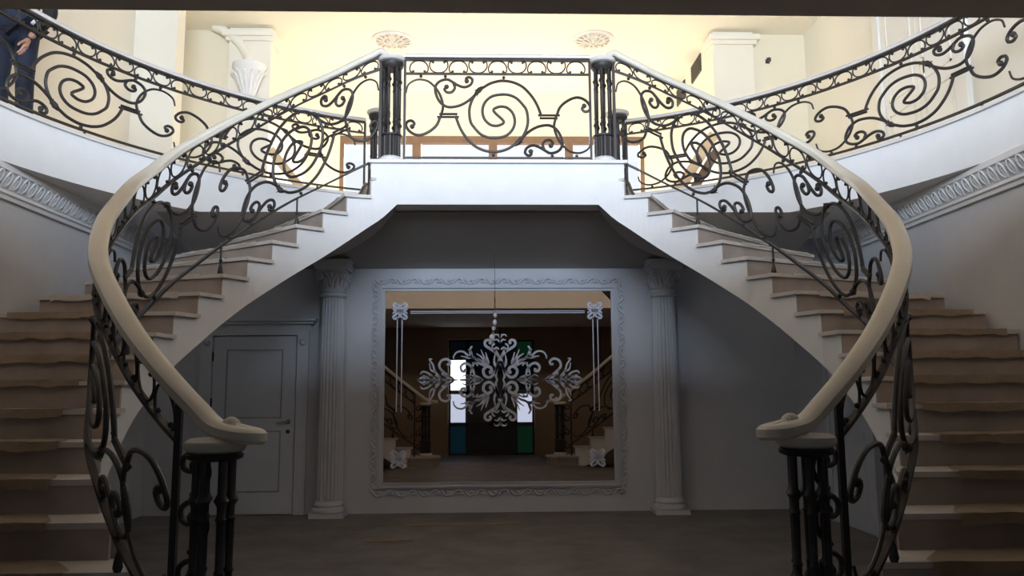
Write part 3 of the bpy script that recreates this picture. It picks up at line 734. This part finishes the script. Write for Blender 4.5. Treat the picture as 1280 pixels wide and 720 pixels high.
def mirror():
    Y = YB
    X0, X1, Z0, Z1 = -1.29, 1.34, .34, 2.52
    cx, cz = (X0 + X1) / 2, 1.49
    root = thing('wall_mirror', 'large tinted wall mirror with etched ornament and white scrolled frame', 'mirror', (cx, Y, Z0))
    bm = BM(); box(bm, (X0, Y - .022, Z0), (X1, Y, Z1)); g = part('glass', bm, 'mirror', root)
    # stepped moulding
    bm = BM()
    def rect(d, y0, y1, w):
        a, b, c, e = X0 - d, X1 + d, Z0 - d, Z1 + d
        box(bm, (a - w, Y - y1, c - w), (a, Y - y0, e + w)); box(bm, (b, Y - y1, c - w), (b + w, Y - y0, e + w))
        box(bm, (a, Y - y1, c - w), (b, Y - y0, c)); box(bm, (a, Y - y1, e), (b, Y - y0, e + w))
    rect(0., 0, .035, .014); rect(.014, 0, .022, .02); rect(.034, 0, .045, .022); rect(.056, 0, .026, .02)
    part('moulding', bm, 'wallback', root)
    # scrolled leaf border
    bm = BM(); d = .12
    a, b, c, e = X0 - d, X1 + d, Z0 - d, Z1 + d
    def run(p, q, nrm):
        p, q = Vector(p), Vector(q); L = (q - p).length; n = round(L / .13); t = (q - p).normalized()
        for i in range(n):
            o = p + t * (L * (i + .5) / n); s = 1 if i % 2 else -1
            sc = [(-.065, -.02), (-.03, .022), (.005, .03), (.028, .012), (.02, -.012), (.002, -.012), (.0, .004)]
            tube(bm, cat([o + t * u + nrm * v * s + Vector((0, -.014, 0)) for u, v in sc], 3), .011, 5)
            tube(bm, [o + t * .03 + Vector((0, -.008, 0)), o + t * .055 + nrm * s * .038 + Vector((0, -.014, 0))], .011, 5, .003)
            tube(bm, [o + t * .03 + Vector((0, -.008, 0)), o + t * .07 - nrm * s * .03 + Vector((0, -.014, 0))], .010, 5, .003)
    UZ, UX = Vector((0, 0, 1)), Vector((1, 0, 0))
    run((a, Y, c), (b, Y, c), UZ); run((a, Y, e), (b, Y, e), UZ); run((a, Y, c), (a, Y, e), UX); run((b, Y, c), (b, Y, e), UX)
    part('scroll_border', bm, 'wallback', root, True)
    # etched ornament: flat frosted ribbons
    bm = BM(); yy = Y - .0235; K = .00232
    def ribbon(L, w0, w1, quads=((1, 1), (-1, 1), (1, -1), (-1, -1)), org=None, k=K, n=4):
        D = cat([(x, y, 0) for x, y in L], n); N = len(D)
        ox, oz = org or (cx + .015, cz)
        for sx, sy in quads:
            prev = None
            for i, p in enumerate(D):
                t = (D[min(i + 1, N - 1)] - D[max(i - 1, 0)]).normalized(); nn = Vector((-t.y, t.x, 0))
                u = i / (N - 1); w = w0 + (w1 - w0) * u
                w *= min(1, 4 * u + .35) 
                A, B = p + nn * w, p - nn * w
                cur = [bm.verts.new((ox + sx * q.x * k, yy, oz + sy * q.y * k)) for q in (A, B)]
                if prev: bm.faces.new((prev[0], prev[1], cur[1], cur[0]))
                prev = cur
    UP = ((1, 1), (-1, 1), (1, -1), (-1, -1))
    ribbon([(0, 252), (0, 232), (0, 180)], 7, 3); ribbon([(0, 205), (8, 222), (26, 224), (32, 215)], 6, 2); ribbon([(0, 185), (14, 200), (30, 196)], 6, 2)
    ribbon([(6, 105), (22, 135), (52, 155), (74, 172), (74, 192), (58, 198), (47, 188), (54, 178)], 7, 6)
    ribbon([(26, 180), (40, 168), (34, 152)], 6, 2); ribbon([(4, 150), (18, 160), (30, 150), (26, 138)], 5, 4)
    ribbon([(20, 150), (6, 115), (10, 78), (26, 36), (52, 12), (78, 22), (84, 48), (66, 66), (46, 58), (44, 40), (56, 36)], 6, 8)
    ribbon([(4, 95), (16, 60), (22, 20), (14, 0)], 9, 4); ribbon([(24, 64), (30, 96), (24, 130)], 8, 2)
    for a, b, c in (((60, 74), (78, 108), (96, 150)), ((66, 76), (92, 112), (118, 130)), ((70, 72), (104, 100), (136, 108)), ((76, 68), (110, 84), (140, 84)), ((56, 76), (66, 112), (72, 136))):
        ribbon([a, b, c], 7, 2)
    ribbon([(96, 92), (126, 106), (150, 132), (146, 160), (138, 166)], 6, 4); ribbon([(120, 104), (152, 116), (184, 140), (214, 138), (230, 120), (232, 104)], 6, 3)
    for x, y in ((160, 150), (176, 112), (196, 118)): ribbon([(138, 116), ((138 + x) / 2, y - 4), (x, y)], 6, 2)
    ribbon([(84, 0), (110, 6), (146, 2), (200, 0)], 5, 4); ribbon([(200, 0), (300, 2), (410, 0)], 4, 3)
    for x in (104, 120, 150, 240, 262, 300, 330, 360): ribbon([(x - 10, 2), (x + 4, 14), (x + 24, 24)], 7, 2)
    ribbon([(128, 4), (132, 40), (150, 72), (176, 82), (196, 66), (190, 44), (174, 44), (176, 56)], 6, 7)
    ribbon([(150, 20), (140, 60), (128, 84), (110, 70)], 5, 4); ribbon([(150, 8), (170, 24), (190, 16)], 6, 2)
    ribbon([(236, 4), (262, 24), (300, 60), (296, 92), (270, 104), (250, 92), (252, 76), (266, 78)], 6, 6)
    ribbon([(290, 6), (322, 40), (334, 76), (352, 102), (338, 104)], 6, 3); ribbon([(318, 40), (344, 50), (352, 84)], 6, 2); ribbon([(330, 8), (356, 34), (384, 42), (396, 30)], 6, 3)
    ribbon([(270, 20), (286, 30), (290, 52)], 8, 2); ribbon([(360, 4), (384, 14), (410, 0)], 8, 3)
    part('etching', bm, 'etch', root, label='pale frosted damask ornament')
    bm = BM()
    S1 = ((1, 1),)
    for xx in (-1.15, -1.095, 1.125, 1.18): box(bm, (xx - .006, Y - .0245, 1.13), (xx + .006, Y - .022, 2.19))
    for zz in (2.265, 2.285): box(bm, (-1.0, Y - .0245, zz - .005), (1.03, Y - .022, zz + .005))
    for ox, oz in ((-1.12, 2.29), (1.15, 2.29), (1.15, .60), (-1.12, .60)):
        for q in UP: ribbon([(2, 2), (18, 14), (34, 30), (24, 40), (14, 30)], 6, 5, (q,), (ox, oz)); ribbon([(4, 2), (30, 6), (36, 16)], 6, 2, (q,), (ox, oz)); ribbon([(2, 4), (6, 30), (16, 36)], 6, 2, (q,), (ox, oz))
    part('etched_border', bm, 'etch', root, label='pale frosted border lines and corner sprigs')
mirror()

def left_door():
    x0, x1 = -3.24, -2.30; Y = YB
    bm = BM(); box(bm, (x0, Y - .03, .012), (x1, Y, 2.0)); d = struct('door_1', bm, 'door')
    bm = BM()
    box(bm, (x0 - .14, Y - .05, 0), (x0 - .012, Y, 2.06)); box(bm, (x1 + .012, Y - .05, 0), (x1 + .14, Y, 2.06)); box(bm, (x0 - .012, Y - .05, 2.012), (x1 + .012, Y, 2.06))
    box(bm, (x0 - .15, Y - .045, 2.06), (x1 + .15, Y, 2.14)); box(bm, (x0 - .2, Y - .09, 2.14), (x1 + .2, Y, 2.17)); box(bm, (x0 - .23, Y - .12, 2.17), (x1 + .23, Y, 2.2))
    for x in (x0 - .075, x1 + .075): ball(bm, (x, Y - .05, 1.93), .04, 10); ball(bm, (x, Y - .06, 1.93), .02, 8)
    part('casing', bm, 'door', d)
    bm = BM()
    for z0, z1 in ((.25, .93), (1.07, 1.85)):
        a, b = x0 + .15, x1 - .15
        for p, q, r_, s in ((a, b, z0, z0 + .014), (a, b, z1 - .014, z1), (a, a + .014, z0, z1), (b - .014, b, z0, z1)): box(bm, (p, Y - .034, r_), (q, Y - .028, s))
    part('panel_groove', bm, 'groove', d)
    bm = BM(); lathe(bm, [(.026, 0), (.026, .008)], (0, 0, 0), 16)
    bmesh.ops.rotate(bm, verts=bm.verts[:], cent=(0, 0, 0), matrix=Matrix.Rotation(pi / 2, 3, 'X')); bmesh.ops.translate(bm, verts=bm.verts[:], vec=(x1 - .07, Y - .03, 1.03))
    tube(bm, cat([(x1 - .07, Y - .03, 1.03), (x1 - .07, Y - .075, 1.03), (x1 - .10, Y - .08, 1.03), (x1 - .19, Y - .075, 1.02)], 4), .011, 8); part('door_handle', bm, 'chrome', d, True, label='chrome lever handle')
    bm = BM(); lathe(bm, [(.024, 0), (.024, .008)], (0, 0, 0), 16)
    bmesh.ops.rotate(bm, verts=bm.verts[:], cent=(0, 0, 0), matrix=Matrix.Rotation(pi / 2, 3, 'X')); bmesh.ops.translate(bm, verts=bm.verts[:], vec=(x1 - .07, Y - .03, .92)); part('key_escutcheon', bm, 'chrome', d, True)
    for z in (.35, 1.2, 1.72):
        bm = BM(); box(bm, (x0 - .012, Y - .04, z), (x0 + .004, Y - .025, z + .1)); part('hinge', bm, 'black', d)
left_door()

# entrance door (seen in the mirror): black frame, stained-glass sidelights
def entry():
    Y = YF - .12
    bm = BM(); x0, x1, z0, z1 = -1.07, 1.07, LOB, 2.66
    xs = [-1.07, -.60, 0, .60, 1.07]; zs = [LOB, .55, 1.35, 2.2, 2.66]
    for x in xs: box(bm, (x - .05, Y - .05, z0), (x + .05, Y + .05, z1))
    for z in zs: box(bm, (x0, Y - .05, z - .05), (x1, Y + .05, z + .05))
    box(bm, (-.60, Y - .03, z0), (.60, Y - .01, 2.2))
    d = struct('door_4', bm, 'black')
    grid = {(0, 0): 'pane_blue', (0, 1): 'pane_sky', (0, 2): 'pane_bright', (0, 3): 'pane_dark', (3, 0): 'pane_green', (3, 1): 'pane_sky', (3, 2): 'pane_dark', (3, 3): 'pane_green', (1, 3): 'pane_dark', (2, 3): 'pane_dark'}
    for (i, j), m in grid.items():
        # in the mirror the picture is flipped left to right front-to-back only, so x keeps its side
        bm = BM(); box(bm, (xs[i] + .05, Y - .01, zs[j] + .05), (xs[i + 1] - .05, Y + .0, zs[j + 1] - .05)); part('pane', bm, m, d)
    for sx in (-1, 1):
        bm = BM()
        for a, b in ((.15, .95), (1.1, 2.0)):
            for p, q, r_, s in ((.12, .48, a, a + .02), (.12, .48, b - .02, b), (.12, .14, a, b), (.46, .48, a, b)): box(bm, (min(sx * p, sx * q), Y - .01, r_), (max(sx * p, sx * q), Y + .02, s))
        part('panel_moulding', bm, 'black', d)
    bm = BM(); tube(bm, [(.06, Y - .01, .75), (.06, Y + .06, .75), (.06, Y + .06, 1.15), (.06, Y - .01, 1.15)], .012, 8); part('pull_handle', bm, 'chrome', d, True)
entry()

# scraps lying on the dusty floor
for pts, lab in (([(-.95, 8.42), (.25, 8.50), (.24, 8.58), (-.96, 8.52)], 'long narrow pale cardboard strip lying on the floor below the mirror'), ([(-1.22, 7.55), (-.80, 7.62), (-.86, 7.80), (-1.25, 7.74)], 'small pale cardboard scrap lying on the floor in front of the left column')):
    bm = BM(); prism(bm, pts, .001, .006); tag(part('cardboard_scrap', bm, 'paper'), lab, 'cardboard', 'cardboard scraps on the floor')
# wire with crystals hanging in front of the mirror
t = thing('hanging_wire', 'thin hanging wire with small crystal drops in front of the mirror', 'pendant', (-.03, 8.9, 3.15))
bm = BM(); tube(bm, [(-.03, 8.9, 3.16), (-.02, 8.9, 2.42)], .003, 5); tube(bm, [(-.02, 8.9, 2.42), (-.035, 8.9, 2.2)], .003, 5); tube(bm, [(-.02, 8.9, 2.42), (-.012, 8.9, 2.2)], .003, 5); tube(bm, [(-.025, 8.9, 2.2), (-.05, 8.9, 1.96)], .003, 5); part('wire', bm, 'dark', t)
for x, z, r in ((-.02, 2.2, .022), (-.025, 2.12, .026), (-.04, 2.05, .02), (-.055, 1.95, .032)):
    bm = BM(); ball(bm, (x, 8.9, z), r, 8, 1.25); part('crystal', bm, 'crystal', t)

# ------------------------------------------------------------------ person on the left gallery
def skin_obj(name, verts, edges, radii, m, parent, sub=2):
    me = bpy.data.meshes.new(name); off = WL[parent.name]
    me.from_pydata([Vector(v) - off for v in verts], edges, [])
    o = bpy.data.objects.new(name, me); C.objects.link(o); o.parent = parent; WL[o.name] = off
    sk = o.modifiers.new('skin', 'SKIN'); sk.use_smooth_shade = True
    for i, r in enumerate(radii):
        d = me.skin_vertices[0].data[i]; d.radius = r if isinstance(r, tuple) else (r, r); d.use_root = (i == 0)
    s = o.modifiers.new('sub', 'SUBSURF'); s.levels = sub; s.render_levels = sub
    me.materials.append(M[m])
    return o
def person():
    bx, by, z = -4.18, 6.72, ZG
    root = thing('person', 'person in a navy jacket and jeans standing behind the left gallery railing', 'person', (bx, by, z))
    def V(x, y, h): return (bx + x, by + y, z + h)
    # continuous body: head, neck, torso, arms, legs (faces the well, +x is the image right)
    v = [V(0, 0, .98), V(0, .01, 1.14), V(0, .01, 1.32), V(0, .02, 1.46), V(0, .0, 1.53), V(0, -.02, 1.63), V(0, -.01, 1.72),
         V(.17, .02, 1.43), V(.265, .03, 1.04), V(.15, -.07, .78),
         V(-.17, .02, 1.43), V(-.235, .03, 1.16), V(-.22, -.05, .92),
         V(.095, 0, .90), V(.10, -.01, .50), V(.10, .03, .09), V(.11, -.12, .04),
         V(-.095, 0, .90), V(-.11, -.01, .50), V(-.12, .03, .09), V(-.13, -.12, .04)]
    e = [(0, 1), (1, 2), (2, 3), (3, 4), (4, 5), (5, 6), (3, 7), (7, 8), (8, 9), (3, 10), (10, 11), (11, 12), (0, 13), (13, 14), (14, 15), (15, 16), (0, 17), (17, 18), (18, 19), (19, 20)]
    r = [(.15, .11), (.145, .11), (.16, .115), (.11, .09), .055, (.078, .095), (.07, .085), .062, .046, .030, .062, .046, .030, .088, .06, .042, .04, .088, .06, .042, .04]
    body = skin_obj('body', v, e, r, 'skin', root)
    # hands with five fingers
    for sx, wr in ((1, Vector(V(.15, -.07, .78))), (-1, Vector(V(-.22, -.05, .92)))):
        vv = [wr, wr + Vector((-.005 * sx, -.02, -.05)), wr + Vector((-.01 * sx, -.03, -.085))]; ee = [(0, 1), (1, 2)]; rr = [(.026, .026), (.036, .022), (.038, .02)]
        for i in range(4):
            b = wr + Vector((-.012 * sx, -.055 + i * .019, -.095)); n = len(vv); L = (.065, .075, .07, .055)[i]
            vv += [b, b + Vector((-.012 * sx, -.004, -L * .5)), b + Vector((-.034 * sx, -.002, -L * .8)), b + Vector((-.05 * sx, .0, -L * .85))]; ee += [(2, n), (n, n + 1), (n + 1, n + 2), (n + 2, n + 3)]; rr += [.0105, .0095, .0085, .0075]
        b = wr + Vector((-.01 * sx, -.05, -.045)); n = len(vv)
        vv += [b, b + Vector((-.02 * sx, -.025, -.03)), b + Vector((-.035 * sx, -.03, -.055))]; ee += [(1, n), (n, n + 1), (n + 1, n + 2)]; rr += [.013, .011, .009]
        skin_obj('hand', vv, ee, rr, 'skin', body, 1)
    # clothing
    jv = [V(0, 0, .72), V(0, 0, .92), V(0, .01, 1.14), V(0, .01, 1.32), V(0, .02, 1.46), V(.17, .02, 1.43), V(.2, .025, 1.3), V(-.17, .02, 1.43), V(-.235, .03, 1.16), V(-.222, -.04, .96)]
    skin_obj('jacket', jv, [(0, 1), (1, 2), (2, 3), (3, 4), (4, 5), (5, 6), (4, 7), (7, 8), (8, 9)], [(.185, .14), (.18, .135), (.175, .13), (.185, .135), (.12, .10), .075, .07, .078, .06, .052], 'navy', root)
    sl = skin_obj('sleeve', [V(.195, .025, 1.32), V(.268, .03, 1.04), V(.165, -.06, .81)], [(0, 1), (1, 2)], [.074, .064, .052], 'blackcl', root)
    bm = BM(); tube(bm, [V(.225, -.05, 1.0), V(.20, -.07, .95), V(.175, -.09, .90)], .016, 6); part('sleeve_stripe', bm, 'white', sl, label='white stripe on the sleeve')
    skin_obj('trousers', [V(0, 0, .97), V(.095, 0, .86), V(.10, -.01, .50), V(.10, .03, .07), V(-.095, 0, .86), V(-.11, -.01, .50), V(-.12, .03, .07)], [(0, 1), (1, 2), (2, 3), (0, 4), (4, 5), (5, 6)], [(.165, .125), .108, .08, .07, .108, .08, .07], 'denim', root)
    for sx in (1, -1):
        bm = BM(); c = Vector(V(sx * .115, -.04, .0))
        bmesh.ops.create_uvsphere(bm, u_segments=16, v_segments=10, radius=1, matrix=Matrix.Translation(c + Vector((0, -.03, .045))) @ Matrix.Diagonal((.052, .145, .05, 1)))
        for q in bm.verts: q.co.z = max(q.co.z, z)
        part('shoe', bm, 'shoe', root, True)
    hc = Vector(V(0, -.02, 1.66))
    bm = BM(); bmesh.ops.create_uvsphere(bm, u_segments=20, v_segments=14, radius=1, matrix=Matrix.Translation(hc + Vector((0, .018, .045))) @ Matrix.Diagonal((.09, .105, .10, 1)))
    bmesh.ops.delete(bm, geom=[q for q in bm.verts if q.co.y < hc.y - .03 and q.co.z < hc.z + .06 or q.co.z < hc.z - .05], context='VERTS'); part('hair', bm, 'hair', root, True)
    bm = BM(); tube(bm, [hc + Vector((0, -.085, .02)), hc + Vector((0, -.112, -.02)), hc + Vector((0, -.092, -.03))], .012, 6); part('nose', bm, 'skin', root, True)
    for sx in (1, -1):
        bm = BM(); ball(bm, hc + Vector((sx * .034, -.083, .015)), .011, 8); part('eye', bm, 'dark', root, True)
        bm = BM(); ball(bm, hc + Vector((sx * .086, .01, -.0)), .022, 8, 1.4); part('ear', bm, 'skin', root, True)
    bm = BM(); tube(bm, [hc + Vector((-.025, -.082, -.055)), hc + Vector((0, -.09, -.055)), hc + Vector((.025, -.082, -.055))], .006, 6); part('mouth', bm, 'skin', root, True)
person()

# ------------------------------------------------------------------ lights
def area(name, loc, rot_, sx, sy, power, col):
    l = bpy.data.lights.new(name, 'AREA'); l.shape = 'RECTANGLE'; l.size = sx; l.size_y = sy; l.energy = power; l.color = col
    o = bpy.data.objects.new(name, l); C.objects.link(o); o.location = loc; o.rotation_euler = rot_
    return o
area('front_window_daylight', (0, YF + .02, 4.58), (rad(90), 0, 0), 5.1, 1.65, 1050, (.70, .83, 1.))          # points +Y
area('hall_window_daylight', (0, 14.6, 6.4), (rad(-45), 0, 0), 5.2, 1.6, 2200, (1., .97, .92))            # points -Y
w = bpy.data.worlds.new('sky'); bpy.context.scene.world = w; w.use_nodes = True
w.node_tree.nodes['Background'].inputs[0].default_value = (.85, .92, 1, 1); w.node_tree.nodes['Background'].inputs[1].default_value = 1.15

# ------------------------------------------------------------------ camera
cam = bpy.data.cameras.new('camera'); co = bpy.data.objects.new('camera', cam); C.objects.link(co)
cam.sensor_width = 36; cam.lens = 1000 / 1280 * 36; cam.clip_start = .05
yaw, th, ro = .032, rad(7.4), rad(.35)
F = Vector((sin(yaw) * cos(th), cos(yaw) * cos(th), sin(th))); R0 = Vector((cos(yaw), -sin(yaw), 0)); U0 = R0.cross(F)
Rr = cos(ro) * R0 - sin(ro) * U0; Ur = sin(ro) * R0 + cos(ro) * U0
mw = Matrix.Identity(4)
for i in range(3): mw[i][0], mw[i][1], mw[i][2] = Rr[i], Ur[i], -F[i]
mw.translation = Vector((-.115, 0, 1.35)); co.matrix_world = mw
sc = bpy.context.scene; sc.camera = co
sc.view_settings.view_transform = 'Standard'; sc.view_settings.look = 'None'; sc.view_settings.exposure = 0.; sc.view_settings.gamma = 1.
sc.view_settings.use_curve_mapping = False
sc.cycles.max_bounces = 10; sc.cycles.diffuse_bounces = 6; sc.cycles.use_denoising = True; sc.cycles.sample_clamp_indirect = 6.
